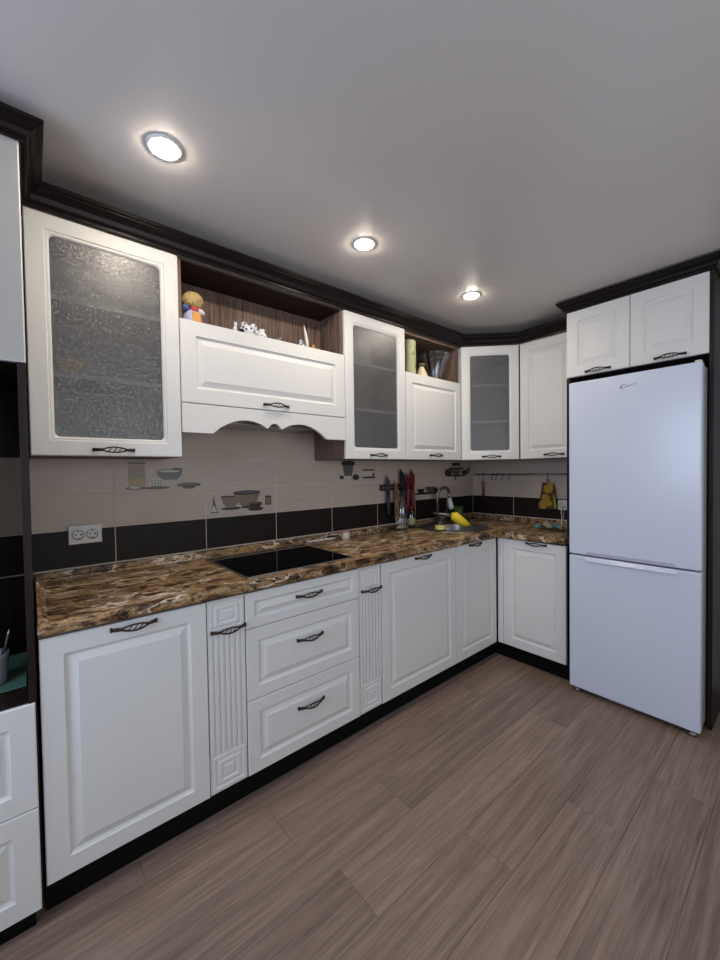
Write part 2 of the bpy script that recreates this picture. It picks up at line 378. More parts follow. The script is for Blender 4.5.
def rings_mesh(bm, w, h, prof, mi=0, close=True, back=None, rect=None):
    """nested rectangles of a profiled front; prof = [(inset, depth)], front looks along -y"""
    loops = []
    for ins, dep in prof:
        a = ins; loops.append([bm.verts.new(p) for p in ((a, dep, a), (w - a, dep, a), (w - a, dep, h - a), (a, dep, h - a))])
    for A, B in zip(loops, loops[1:]):
        for k_ in range(4): bm.faces.new((A[k_], A[(k_ + 1) % 4], B[(k_ + 1) % 4], B[k_])).material_index = mi
    if close: bm.faces.new(loops[-1]).material_index = mi
    return loops
TH = 0.019
def shift(bm, dx, dz, start=0):
    bm.verts.ensure_lookup_table()
    for v in bm.verts[start:]: v.co.x += dx; v.co.z += dz
def raised_bm(w, h, frame=0.058, flat=False):
    bm = nb()
    f = frame
    prof = [(0, TH), (0, .003), (.003, 0), (f, 0), (f + .002, .004), (f + .009, .0085), (f + .013, .0085), (f + .032, .0015), (f + .035, 0.0)]
    lp = rings_mesh(bm, w, h, prof)
    bm.faces.new(lp[0][::-1])
    return bm
def glassframe_bm(w, h, frame=0.062):
    """moulded frame whose opening has rounded corners"""
    bm = nb(); f = frame; seg = 5; loops = []
    for ins, dep, rad in [(0, TH, .0004), (0, .003, .0004), (.003, 0, .0004), (f - .010, 0, .002), (f - .007, .003, .003), (f, .0035, .008), (f + .005, .0085, .016), (f + .005, TH, .016)]:
        lp = []
        for cx, cz, a0 in ((ins + rad, ins + rad, 180), (w - ins - rad, ins + rad, 270), (w - ins - rad, h - ins - rad, 0), (ins + rad, h - ins - rad, 90)):
            for k_ in range(seg + 1):
                a_ = math.radians(a0 + 90 * k_ / seg); lp.append(bm.verts.new((cx + rad * math.cos(a_), dep, cz + rad * math.sin(a_))))
        loops.append(lp)
    n = len(loops[0]); loops.append(loops[0])
    for A, B in zip(loops, loops[1:]):
        for k_ in range(n): bm.faces.new((A[k_], A[(k_ + 1) % n], B[(k_ + 1) % n], B[k_]))
    return bm
def pane_bm(w, h, frame=0.062):
    bm = nb(); f = frame + .004; box(bm, f, w - f, .0095, .0135, f, h - f); return bm
def front(parent, x, z, w, h, name='door', frame=0.058, hx=None, hz=None, y=0.0, hw=0.136):
    o = obj(name, raised_bm(w, h, frame), WHITE, parent, (x, y, z))
    if hx is not None: add_handle(o, hx, hz, hw)
    return o
def glassdoor(parent, x, z, w, h, frame=0.062, hx=None, hz=None, pane=FROST):
    o = obj('glass_door', glassframe_bm(w, h, frame), WHITE, parent, (x, 0, z))
    tag(obj('glass_pane', pane_bm(w, h, frame), pane, o), 'frosted textured glass pane')
    if hx is not None: add_handle(o, hx, hz)
    return o
def carcass_bm(w, d, z0, z1, t=.016, y0=TH + .002, top=True, bottom=True, back=True):
    bm = nb()
    box(bm, 0, t, y0, d, z0, z1); box(bm, w - t, w, y0, d, z0, z1)
    if bottom: box(bm, t, w - t, y0, d, z0, z0 + t)
    if top: box(bm, t, w - t, y0, d, z1 - t, z1)
    if back: box(bm, t, w - t, d - .006, d, z0 + (t if bottom else 0), z1 - (t if top else 0))
    return bm
R90 = -math.pi / 2
G = .0018

# ------------------------------------------------------------------ base cabinets (long run)
BD = -YB - .004            # depth from front to wall
def base_cab(x0, x1, label, name='base_cabinet', cat='cabinet', group=None, sink=False):
    t_ = thing(name, label, cat, (x0, YB, 0), 0, group)
    if sink:            # open-topped carcass with its right side cut low for the sink bowl
        bm = nb(); w = x1 - x0 - .0012; y0 = TH + .002
        box(bm, 0, .016, y0, BD, ZB, CT0 - .0008); box(bm, w - .016, w, y0, BD, ZB, .70); box(bm, .016, w - .016, y0, BD, ZB, ZB + .016); box(bm, .016, w - .016, BD - .006, BD, ZB + .016, .70); box(bm, .016, w - .0005, y0, y0 + .016, CT0 - .03, CT0 - .0008)
        obj('carcass', bm, WENGE, t_, (.0006, 0, 0))
    else: obj('carcass', carcass_bm(x1 - x0 - .0012, BD, ZB, CT0 - .0008), WENGE, t_, (.0006, 0, 0))
    return t_
def pilaster_bm(w, h):
    bm = nb(); box(bm, 0, w, .006, TH, 0, h)
    def block(z0, z1):
        ww, hh_ = w - .012, z1 - z0; st = len(bm.verts); mn = min(ww, hh_) / 2
        k_ = mn / .058
        rings_mesh(bm, ww, hh_, [(0, .0062), (0, .0010), (.001, 0), (.010 * k_, 0), (.013 * k_, .0045), (.017 * k_, .0045), (.022 * k_, .0), (.031 * k_, .0), (.034 * k_, .0045), (.038 * k_, .0045), (.043 * k_, .0008)])
        shift(bm, .006, z0, st)
    block(.008, .008 + w - .012); block(h - .006 - (w - .030), h - .006)
    zb, zt_ = .008 + w - .012 + .008, h - .006 - (w - .030) - .008
    nfl = 5; a = .020; p = (w - 2 * a) / nfl
    for i in range(nfl):                       # reeds with flat faces between the two blocks
        x = a + p * i
        box(bm, x + p * .16, x + p * .84, .0005, .0065, zb, zt_, .0022)
    box(bm, .001, a - .004, .0005, .0065, zb, zt_, .0015); box(bm, w - a + .004, w - .001, .0005, .0065, zb, zt_, .0015)
    return bm
X1, X2, X3, X4, X5, X6 = .482, .629, 1.210, 1.360, 1.993, 2.464
hh = ZT - ZB
c = base_cab(.004, X1, 'widest white base cabinet at the left end, under the counter by the tall unit')
front(c, G, ZB, X1 - .004 - 2 * G, hh, 'door', .056, .243 - .006, .820 - ZB)
def pullout(xa, xb, label):
    c = base_cab(xa, xb, label, 'pullout_cabinet', 'cabinet', 'narrow fluted pull-out cabinets')
    o = obj('fluted_front', pilaster_bm(xb - xa - 2 * G, hh), WHITE, c, (G, 0, ZB)); add_handle(o, (xb - xa) / 2 - G, .722 - ZB)
pullout(X1, X2, 'narrow white fluted pull-out left of the three drawers')
pullout(X3, X4, 'narrow white fluted pull-out right of the three drawers')
c = base_cab(X2, X3, 'white three-drawer base unit below the black cooktop', 'drawer_cabinet')
for z0, z1, hz in ((ZB, .4045, .291), (.4075, .6925, .588), (.6955, ZT, .778)):
    front(c, G, z0, X3 - X2 - 2 * G, z1 - z0, 'drawer', .050 if z1 - z0 > .2 else .036, (X3 - X2) / 2 - G, hz - z0)
c = base_cab(X4, X5, 'white single-door base cabinet below the left of the round sink')
front(c, G, ZB, X5 - X4 - 2 * G, hh, 'door', .058, (X5 - X4) / 2, .824 - ZB)
c = base_cab(X5, X6 - .002, 'white base cabinet door next to the inner corner, on the long run', sink=True)
front(c, G, ZB, X6 - X5 - .014, hh, 'door', .058, .197, .828 - ZB)
# right-hand base cabinet, facing the tall unit
RY0, RY1 = -.613, -1.0145
c = thing('base_cabinet', 'white base cabinet between the inner corner and the fridge', 'cabinet', (XR, RY0, 0), R90)
RW = RY0 - RY1 - .002
obj('carcass', carcass_bm(RW, LX - XR - .004, ZB, CT0 - .0008), WENGE, c)
front(c, .020, ZB, 1.044 + RY0 - .020, hh, 'door', .058, .225, .827 - ZB)
bm = nb(); box(bm, -.0205, .018, .0, TH, ZB, ZT, .002); obj('corner_filler', bm, WHITE, c)
# plinth
bm = nb(); prism(bm, [(.004, -.545), (2.512, -.545), (2.512, -1.043), (2.528, -1.043), (2.528, -.529), (.004, -.529)], .0005, ZB - .001, 0, 'z')
tag(obj('plinth', bm, BLACK), 'black recessed plinth strip along the floor under the white base cabinets', 'plinth')

# ------------------------------------------------------------------ worktop
def worktop():
    t_ = thing('worktop', 'brown marbled L-shaped kitchen worktop over the base cabinets', 'worktop', (0.004, 0, CT0))
    bm = nb(); z0, z1 = 0.0, CT1 - CT0
    outline = [(0, -.001), (0, -.608), (2.444, -.608), (2.444, -1.043), (2.546, -1.043), (2.546, -1.0155), (LX - .006, -1.0155), (LX - .006, -.001)]
    prism(bm, outline, z0, z1, 0, 'z')
    es = [e for e in bm.edges if all(abs(v.co.z - z1) < 1e-6 or abs(v.co.z - z0) < 1e-6 for v in e.verts) and abs(e.verts[0].co.z - e.verts[1].co.z) < 1e-6 and
          ((abs(e.verts[0].co.y + .608) < 1e-4 and abs(e.verts[1].co.y + .608) < 1e-4) or (abs(e.verts[0].co.x - 2.444) < 1e-4 and abs(e.verts[1].co.x - 2.444) < 1e-4))]
    bmesh.ops.bevel(bm, geom=es, offset=.012, segments=4, profile=.5, affect='EDGES')
    slab = obj('slab', bm, COUNTER, t_)
    bm = nb(); lathe(bm, [(0, -.05), (.172, -.05), (.172, .10), (0, .10)], (2.375 - .004, -.290, 0), 56); cut = obj('sink_cutout', bm, COUNTER, t_)
    md = slab.modifiers.new('cutout', 'BOOLEAN'); md.object = cut; md.operation = 'DIFFERENCE'; md.solver = 'EXACT'
    bpy.context.view_layer.update(); dg = bpy.context.evaluated_depsgraph_get()
    me = bpy.data.meshes.new_from_object(slab.evaluated_get(dg)); slab.modifiers.clear(); slab.data = me
    bpy.data.objects.remove(cut)
    def up(bm, p, q, nrm):              # small cove profile along a wall
        prof = [(0, 0), (.024, 0), (.022, .008), (.013, .013), (.008, .031), (0, .0325)]
        d = (Vector(q) - Vector(p)); A = [bm.verts.new((p[0] + nrm[0] * a, p[1] + nrm[1] * a, z1 + b)) for a, b in prof]
        B = [bm.verts.new((q[0] + nrm[0] * a, q[1] + nrm[1] * a, z1 + b)) for a, b in prof]; n = len(prof)
        bm.faces.new(A); bm.faces.new(B[::-1])
        for i in range(n): bm.faces.new((A[i], B[i], B[(i + 1) % n], A[(i + 1) % n]))
    bm = nb(); up(bm, (0, -.0125), (LX - .02, -.0125), (0, -1)); up(bm, (LX - .0185, -.03), (LX - .0185, -1.0150), (-1, 0)); up(bm, (.001, -.03), (.001, -.59), (1, 0))
    obj('upstand', bm, COUNTER, t_)
worktop()

# ------------------------------------------------------------------ tiled splashback with printed crockery
def ell(cx, cz, rx, rz, n=16, a0=0, a1=360): return [(cx + rx * math.cos(math.radians(a0 + (a1 - a0) * i / n)), cz + rz * math.sin(math.radians(a0 + (a1 - a0) * i / n))) for i in range(n + (a1 - a0 != 360))]
def bowl(cx, z0, z1, rt, rb): return [(cx - rb, z0), (cx + rb, z0), (cx + rb + (rt - rb) * .7, z0 + (z1 - z0) * .45), (cx + rt, z1), (cx - rt, z1), (cx - rb - (rt - rb) * .7, z0 + (z1 - z0) * .45)]
def rectp(x0, x1, z0, z1): return [(x0, z0), (x1, z0), (x1, z1), (x0, z1)]
PM = [PRG, PRD, PRW, PRY, PRK]
TILE_TH = .009
def print_obj(parent, shapes, label):
    bm = nb()
    for i, (pts, mi) in enumerate(shapes):
        if pts and len(pts) > 2: prism(bm, pts, -TILE_TH - .0003 - .00012 * (i + 1), -TILE_TH + .0006, mi)
    tag(obj('printed_motif', bm, PM, parent), label)
U1_, U2_ = .4875, 1.354
ZR = [.9236, 1.0824, 1.2351, 1.3825]
def tiles(width, x_first, pitch):
    bm = nb(); box(bm, 0, width, -.0086, -.0005, .9200, ZR[-1], 0, 2)
    xs = [0] + [x for x in [x_first + pitch * i for i in range(12)] if 0.02 < x < width - .02] + [width]
    g = .0016
    for a, b in zip(xs, xs[1:]):
        for r in range(3): box(bm, a + g, b - g, -TILE_TH, -.003, ZR[r] + g, ZR[r + 1] - g, .0008, 0 if r == 0 else 1)
    return bm
TX0 = -.44
bs = thing('tile_splashback', 'cream and dark tiled splashback on the long wall, with crockery motifs', 'splashback', (TX0, 0, 0))
obj('tiles', tiles(LX - .010 - TX0, .2833 - TX0 - .398 * 1, .398), [TILE_D, TILE_L, GROUT], bs)
def sh(shapes, dx): return [([(x + dx, z) for x, z in pts], mi) for pts, mi in shapes]
d1 = [(rectp(.340, .408, 1.262, 1.350), 4), (rectp(.343, .405, 1.262, 1.295), 3), (rectp(.345, .403, 1.340, 1.356), 3), (rectp(.338, .412, 1.360, 1.368), 1), (ell(.372, 1.250, .046, .008), 1), (ell(.365, 1.252, .024, .005), 2),
      (rectp(.430, .482, 1.250, 1.292), 2), (ell(.458, 1.248, .056, .007), 1)] + [(rectp(.434 + .012 * i, .440 + .012 * i, 1.254 + .012 * j, 1.260 + .012 * j), 1) for i in range(4) for j in range(3)] + \
     [(bowl(.515, 1.285, 1.326, .058, .030), 0), (ell(.515, 1.327, .058, .008), 1), (ell(.512, 1.326, .048, .005), 2), (rectp(.530, .574, 1.334, 1.341), 1), (ell(.602, 1.258, .058, .010), 1), (ell(.600, 1.263, .046, .007), 0), (ell(.600, 1.245, .030, .006), 1)]
print_obj(bs, sh(d1, -TX0), 'printed jar, cup, bowl and saucer on the cream tile')
d2 = [([(.704, 1.106), (.746, 1.106), (.738, 1.122), (.724, 1.190), (.719, 1.190), (.714, 1.122)], 0), ([(.711, 1.112), (.739, 1.112), (.722, 1.150)], 2), (ell(.815, 1.124, .055, .008), 1), (bowl(.812, 1.128, 1.184, .050, .020), 4), (rectp(.760, .850, 1.184, 1.192), 1),
      (bowl(.905, 1.130, 1.205, .078, .026), 4), (ell(.905, 1.205, .080, .012), 1), (ell(.905, 1.207, .066, .006), 0), (ell(.905, 1.126, .036, .007), 1), (ell(.955, 1.112, .046, .011), 1), (bowl(.955, 1.122, 1.146, .040, .022), 1), (ell(.955, 1.147, .028, .006), 0), (rectp(1.012, 1.050, 1.130, 1.178), 0), (rectp(1.018, 1.044, 1.138, 1.170), 4), (ell(1.031, 1.178, .019, .004), 1)]
print_obj(bs, sh(d2, -TX0), 'printed oil bottle and bowls on the cream tile')
d3 = [(bowl(1.615, 1.280, 1.362, .044, .030), 0), (rectp(1.560, 1.672, 1.352, 1.374), 1), (ell(1.615, 1.374, .056, .008), 1), (ell(1.615, 1.275, .034, .007), 2), (rectp(1.545, 1.575, 1.262, 1.285), 1), (bowl(1.800, 1.270, 1.310, .052, .034), 2), (rectp(1.745, 1.850, 1.314, 1.326), 0), (ell(1.800, 1.268, .066, .007), 1), (ell(1.680, 1.272, .030, .020), 1), (rectp(1.830, 1.848, 1.268, 1.300), 0)]
print_obj(bs, sh(d3, -TX0), 'printed grinder and cups behind the knives')
d4 = [(ell(2.40, 1.128, .15, .010), 1), (bowl(2.34, 1.132, 1.165, .045, .024), 1), (bowl(2.45, 1.135, 1.180, .060, .026), 0), (ell(2.52, 1.150, .030, .022), 1), (rectp(2.30, 2.50, 1.110, 1.117), 2)]
print_obj(bs, sh(d4, -TX0), 'printed dark cups by the tap')
d5 = [(bowl(2.80, 1.270, 1.318, .075, .035), 0), (rectp(2.74, 2.86, 1.345, 1.372), 1), (rectp(2.70, 2.92, 1.318, 1.332), 1), (ell(2.69, 1.290, .050, .030), 1), (ell(2.93, 1.290, .055, .022), 1), (ell(2.80, 1.262, .16, .008), 1), (ell(2.98, 1.310, .024, .022), 0), (rectp(2.78, 2.80, 1.225, 1.255), 0)]
print_obj(bs, sh(d5, -TX0), 'printed teapots on the tile near the corner')
bm = nb(); wbay = U2_ - U1_ - .004; box(bm, 0, wbay, -.0078, -.0005, 1.3828, 1.692, 0, 1)
xs = [0] + [x for x in (.6813 - U1_ - .002, 1.0793 - U1_ - .002) if .02 < x < wbay] + [wbay]
for a, b in zip(xs, xs[1:]):
    for z0, z1 in ((1.3828, 1.5395), (1.5395, 1.692)): box(bm, a + .0016, b - .0016, -TILE_TH, -.003, z0 + .0016, z1 - .0016, .0008, 0)
obj('tiles', bm, [TILE_L, GROUT], thing('tile_splashback', 'cream tiles up behind the scalloped hood valance', 'splashback', (U1_ + .002, 0, 0)))
rs = thing('tile_splashback', 'cream and dark tiled splashback on the short wall behind the hook rail', 'splashback', (LX, -.0095, 0), R90)
obj('tiles', tiles(1.006, .388, .398), [TILE_D, TILE_L, GROUT], rs)

# ------------------------------------------------------------------ wall cabinets
UD = -YU - .004
def wall_cab(x0, x1, name, label, group=None, mat=BROWN):
    t_ = thing(name, label, 'cabinet', (x0, YU, ZUB), 0, group)
    return t_
uh = ZUT - ZUB
U0, U1, U2, U3, U4 = .0008, .4875, 1.354, 1.843, 2.433
def glass_cab(x0, x1, label, hx):
    c = wall_cab(x0, x1, 'glass_front_cabinet', label, 'frosted glass wall cabinets'); w = x1 - x0
    obj('carcass', carcass_bm(w - .001, UD, 0, uh), BROWN, c, (.0005, 0, 0))
    bm = nb(); box(bm, .0168, w - .0178, UD - .012, UD - .0075, .017, uh - .017); obj('back_panel', bm, INNER, c)
    for z in (.285, .555):
        bm = nb(); box(bm, .0172, w - .0182, .04, UD - .014, z, z + .016); obj('shelf', bm, INNER, c)
    glassdoor(c, G, 0, w - 2 * G, uh, .062, hx, .023)
    return c
glass_cab(U0, U1, 'large frosted glass wall cabinet at the left end beside the tall unit', .236)
glass_cab(U2, U3, 'frosted glass wall cabinet between the two open dark niches', .240)
bm = nb(); lathe(bm, [(0, 0), (.030, 0), (.034, .006), (.060, .055), (.066, .062), (.060, .062), (.052, .052), (.028, .010), (0, .010)], (.118, -.165, ZUB + .3018)); tag(obj('bowl', bm, plain('yellow_bowl_glaze', (.75, .55, .12), .3)), 'yellow bowl blurred behind the frosted glass at far left', 'bowl')
# hood cabinet: open niche, lift door, scalloped valance
c = wall_cab(U1, U2, 'hood_cabinet', 'wide white lift-up cabinet with scalloped valance above the cooktop'); w = U2 - U1
bm = nb(); z0 = 1.575 - ZUB; t = .016; sz = 1.944 - ZUB
UH = UD - .008
box(bm, .0005, t, .021, UH, z0, uh); box(bm, w - t, w - .0005, .021, UH, z0, uh); box(bm, t, w - t, UH - .010, UH - .007, sz, uh - .01)
box(bm, t, w - t, UH - .006, UH, z0, sz); box(bm, t, w - t, .214, .220, sz + t, uh - .007); box(bm, t, w - t, .021, UH - .006, sz, sz + t); box(bm, t, w - t, .021, UH - .006, z0, z0 + t)
obj('carcass', bm, BROWN, c)
bm = nb(); box(bm, t + .0003, w - t - .0003, .021, UH - .011, uh - .006, uh); obj('top_panel', bm, WENGE, c)
d = front(c, G, 1.613 - ZUB, w - 2 * G, 1.9595 - 1.613, 'lift_door', .062, .917 - U1, 1.637 - 1.613)
zz = lambda z: z - ZUB
def arc(p, q, hgt, n=8):
    out = []
    for i in range(1, n):
        s = i / n; out.append((p[0] + (q[0] - p[0]) * s, p[1] + (q[1] - p[1]) * s + hgt * math.sin(math.pi * s) ** .8))
    return out
a0, a1, a2, a3, a4 = (.128, zz(1.487)), (.390, zz(1.524)), (.428, zz(1.524)), (.466 + .0, zz(1.524)), (.736, zz(1.487))
a2 = (.466, zz(1.524))
vpts = [(G, zz(1.6095)), (G, zz(1.487)), a0] + arc(a0, a1, .048) + [a1] + arc(a1, a2, .026, 6) + [a2] + arc(a2, a4, .048) + [a4, (w - G, zz(1.487)), (w - G, zz(1.6095))]
bm = nb(); prism(bm, vpts, 0, TH); obj('valance', bm, WHITE, c)
# cooker hood set inside
c = thing('cooker_hood', 'built-in cooker hood hidden up behind the scalloped valance', 'cooker hood', (U1 + .12, YU + .03, 1.548))
bm = nb(); box(bm, 0, .60, .02, .27, 0, .0265, .004); obj('hood_body', bm, DSTEEL, c)
bm = nb(); box(bm, .03, .57, .04, .25, -.004, .0, .001); obj('grease_filter', bm, STEEL, c)
# small cabinet with open niche
c = wall_cab(U3, U4, 'wall_cabinet', 'white wall cabinet with open niche of vases above it, left of the corner unit'); w = U4 - U3
bm = nb(); sz = 1.928 - ZUB
box(bm, .0005, t, .021, UD, 0, uh); box(bm, w - t, w - .0005, .021, UD, 0, uh); box(bm, t, w - t, .021, UD, uh - t, uh); box(bm, t, w - t, .021, UD, 0, t)
box(bm, t, w - t, UD - .006, UD, t, uh - t); box(bm, t, w - t, .021, UD - .006, sz, sz + t)
obj('carcass', bm, BROWN, c)
front(c, G, 0, w - 2 * G, 1.9445 - ZUB, 'door', .060, 2.132 - U3, .030)
# diagonal corner cabinet
dx0, dy0, dx1, dy1 = U4 + .001, YU, 2.7272, -.6195
DWid = math.hypot(dx1 - dx0, dy1 - dy0); drot = math.atan2(dy1 - dy0, dx1 - dx0)
c = thing('corner_cabinet', 'diagonal frosted glass wall cabinet in the corner', 'cabinet', (dx0, dy0, ZUB), drot)
M = Matrix.Translation(Vector((dx0, dy0, 0))) @ Matrix.Rotation(drot, 4, 'Z'); Mi = M.inverted()
def loc2(x, y): v = Mi @ Vector((x, y, 0)); return (v.x, v.y)
poly_o = [(.004, .022), (DWid - .004, .022), loc2(LX - .004, dy1 + .004), loc2(LX - .004, -.004), loc2(dx0 + .004, -.004)]
bm = nb()
prism(bm, poly_o, 0, .016, 0, 'z'); prism(bm, poly_o, uh - .016, uh, 0, 'z')
for i in range(1, 5):
    p, q = Vector(poly_o[i]), Vector(poly_o[(i + 1) % 5]); dd = (q - p).normalized(); nn = Vector((-dd.y, dd.x)) * .010
    prism(bm, [tuple(p), tuple(q), tuple(q + nn), tuple(p + nn)], .0165, uh - .0165, 0, 'z')
obj('carcass', bm, INNER, c)
inn = [(.03, .05), (DWid - .03, .05), loc2(LX - .02, dy1 + .03), loc2(LX - .02, -.02), loc2(dx0 + .03, -.02)]
for z in (.275, .545):
    bm = nb(); prism(bm, inn, z, z + .016, 0, 'z'); obj('shelf', bm, INNER, c)
glassdoor(c, G, 0, DWid - 2 * G, uh, .062, DWid / 2, .023)
# right wall cabinet
c = thing('wall_cabinet', 'white wall cabinet between the corner unit and the fridge housing', 'cabinet', (2.7272, -.622, ZUB), R90); w = 1.014 - .622
obj('carcass', carcass_bm(w, LX - 2.7272 - .004, 0, uh), BROWN, c)
front(c, G, 0, w - 2 * G, uh, 'door', .060, .235, .026)

# ------------------------------------------------------------------ cornices
CP = [(0, 0), (.007, 0), (.007, .010), (.013, .013), (.017, .018), (.023, .032), (.033, .044), (.044, .049), (.044, .054), (.050, .057), (.050, .070), (0, .070)]
def cornice(name, path, z0, label, sc=1.0, dz=None, vs=None):
    P = [Vector((p[0], p[1])) for p in path]; n = len(P); rings = []
    bm = nb()
    for i in range(n):
        def nrm(a, b): d_ = (b - a).normalized(); return Vector((d_.y, -d_.x))
        n1 = nrm(P[i - 1], P[i]) if i else nrm(P[i], P[i + 1]); n2 = nrm(P[i], P[i + 1]) if i < n - 1 else n1
        mv = (n1 + n2) / (1 + n1.dot(n2))
        zo = z0 + (dz[i] if dz else 0)
        rings.append([bm.verts.new((P[i].x + mv.x * a * sc, P[i].y + mv.y * a * sc, zo + b * sc * (vs[i] if vs else 1))) for a, b in CP])
    m_ = len(CP)
    for A, B in zip(rings, rings[1:]):
        for k_ in range(m_): bm.faces.new((A[k_], A[(k_ + 1) % m_], B[(k_ + 1) % m_], B[k_]))
    bm.faces.new(rings[0]); bm.faces.new(rings[-1][::-1])
    tag(obj(name, bm, CROWN), label, 'cornice')
CZ = ZUT + .001
cornice('cornice', [(-.45, -.601), (.004, -.601), (.004, YU - .001), (U4 + .001, YU - .001), (2.7262, -.620), (2.7262, -1.013)], CZ,
        'long dark wood cornice stepping from the tall unit along the wall cabinets to the corner', 1.0, [.028, .028, .004, .004, .004, .012], [.76, .76, 1, 1, 1, 1])
cornice('cornice', [(LX - .01, -1.0155), (XFU - .001, -1.0155), (XFU - .001, -1.700), (LX - .01, -1.700)], 2.266, 'short dark wood cornice on top of the fridge housing', .86)

# ------------------------------------------------------------------ fridge housing
c = thing('fridge_housing', 'dark wood fridge surround with two small white doors on top', 'cabinet', (XFU, -1.0160, 0), R90)
bm = nb(); box(bm, .001, .0235, 0.0, LX - XFU - .004, 0, 1.862, .001); obj('side_panel', bm, WENGE, c)
bm = nb(); box(bm, .6655, .6840, 0.0, LX - XFU - .004, 0, 2.264, .001); obj('side_panel', bm, WENGE, c)
cb = carcass_bm(.662, LX - XFU - .004, 1.866, 2.264); obj('carcass', cb, WENGE, c, (.002, 0, 0))
front(c, .002, 1.8675, .331, 2.2635 - 1.8675, 'door', .062, .168, .018, 0.0, .136)
front(c, .336, 1.8675, .331, 2.2635 - 1.8675, 'door', .062, .171, .018, 0.0, .136)

# ------------------------------------------------------------------ fridge
FY0, FW = -1.0835, .5935
c = thing('refrigerator', 'tall white two-door fridge freezer standing in the dark surround', 'refrigerator', (XF, FY0, 0), R90)
bm = nb(); box(bm, .003, FW - .003, .066, .60, .035, 1.796, .004); obj('body', bm, plain('fridge_body_grey', (.30, .31, .33), .4), c)
bm = nb(); box(bm, .012, FW - .012, .055, .0655, .045, 1.79); obj('door_gasket', bm, GASKET, c)
zs = .8096
bm = nb(); box(bm, 0, FW, 0, .054, zs + .004, 1.806, .007); ud = obj('upper_door', bm, FRIDGE, c)
bm = nb(); prism(bm, [(.085, zs + .0055), (.505, zs + .0055), (.488, zs + .024), (.102, zs + .024)], -.0012, .004); tag(obj('grip_recess', bm, FRGRIP, ud), 'lavender grey grip strip along the lower edge')
bm = nb(); box(bm, 0, FW, 0, .054, .028, zs - .004, .007); ld_ = obj('lower_door', bm, FRIDGE, c)
bm = nb()
pts = [(.080, zs - .0035), (.512, zs - .0035), (.503, zs - .022), (.494, zs - .027), (.100, zs - .027), (.089, zs - .022)]
A = [bm.verts.new((x, .004, z)) for x, z in pts]; B = [bm.verts.new((x, -.0015 if i < 2 else -.012, z)) for i, (x, z) in enumerate(pts)]
bm.faces.new(A); bm.faces.new(B[::-1])
for i in range(6): bm.faces.new((A[i], B[i], B[(i + 1) % 6], A[(i + 1) % 6]))
obj('grip', bm, FRIDGE, ld_)
bm = nb(); box(bm, FW - .030, FW - .004, .010, .050, 1.8062, 1.8160, .004); tag(obj('hinge_cover', bm, SOCK, c), 'small white hinge cover')
for x in (.035, FW - .035):
    bm = nb(); lathe(bm, [(0, 0), (.021, 0), (.021, .012), (.014, .015), (.014, .0275), (0, .0275)], (x, .030, 0), 16); obj('foot', bm, DSTEEL, c)
    bm = nb(); lathe(bm, [(0, 0), (.020, 0), (.020, .010), (.012, .013), (.012, .0355), (0, .0355)], (x, .54, 0), 16); obj('foot', bm, DSTEEL, c)
# maker's mark: a slanted script with a long tail (faint in the photo)
bm = nb()
def stroke(pts, r): tube(bm, [(x, -.0006, z) for x, z in pts], r, 6)
bx, bz = .262, 1.738
stroke([(bx + .026, bz + .010), (bx + .017, bz + .013), (bx + .006, bz + .009), (bx + .000, bz + .000), (bx + .004, bz - .006), (bx + .012, bz - .006)], [.0008, .0014, .0020, .0026, .0022, .0008])
stroke([(bx + .012, bz - .005), (bx + .024, bz + .000), (bx + .034, bz + .002), (bx + .042, bz + .003)], [.0008, .0011, .0020, .0012])
stroke([(bx + .034, bz + .002), (bx + .050, bz + .006), (bx + .066, bz + .010), (bx + .080, bz + .012)], [.0014, .0012, .0009, .0004])
tag(obj('logo', bm, LOGO, ud), 'small dark slanted script mark')

# ------------------------------------------------------------------ tall unit at far left
TD = .585
c = thing('tall_cabinet', 'tall dark wood unit at the left edge, white doors above and below an open niche', 'cabinet', (-.452, -.600, 0)); w = .450
bm = nb(); box(bm, w - .018, w, .004, .588, .058, 2.238, .001); obj('side_panel', bm, WENGE, c)
bm = nb(); box(bm, 0, .018, .004, .588, .058, 2.238, .001); obj('side_panel', bm, WENGE, c)
for z0, z1 in ((.060, .652), (1.640, 2.236)):
    bm = nb(); box(bm, .0185, w - .0185, .021, .588, z0, z1); obj('box_section', bm, WENGE, c)
bm = nb(); box(bm, .0185, w - .0185, .010, .588, .6525, .670, .001); obj('niche_shelf', bm, WENGE, c)
bm = nb(); box(bm, .0185, w - .0185, .582, .588, 1.386, 1.6395); obj('back_panel', bm, WENGE, c)  # dark sheet added over the wall above the tiles, standing in for niche shade
bm = nb(); box(bm, .0185, w - .0185, .582, .588, .6705, .921); obj('back_panel', bm, WENGE, c)  # same below the tiles: niche shade as a dark sheet over plain wall
bm = nb(); box(bm, .0185, w - .0185, .03, .055, 0, .0595); obj('plinth_strip', bm, BLACK, c)
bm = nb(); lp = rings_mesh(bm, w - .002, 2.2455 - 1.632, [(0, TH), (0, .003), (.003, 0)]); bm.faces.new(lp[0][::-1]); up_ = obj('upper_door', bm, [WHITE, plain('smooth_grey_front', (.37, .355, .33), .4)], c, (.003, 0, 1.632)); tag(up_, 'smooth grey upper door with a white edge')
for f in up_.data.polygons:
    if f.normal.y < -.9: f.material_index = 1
front(c, .002, .362, w - .006, .668 - .364, 'drawer', .056)
front(c, .002, .062, w - .006, .298, 'drawer', .056)
bm = nb(); box(bm, 0, .34, 0, .30, 0, .003, .001)
tag(obj('desk_mat', bm, MINT, None, (-.365, -.478, .671)), 'green mat on the floor of the dark niche at the left edge', 'mat')
bm = nb(); lathe(bm, [(0, 0), (.030, 0), (.034, .008), (.040, .080), (.042, .095), (.038, .095), (.036, .080), (.031, .010), (0, .009)], (-.105, -.405, .6745), 20)
tag(obj('pen_cup', bm, GREYC), 'pale cup of pens on the green mat in the niche', 'cup')
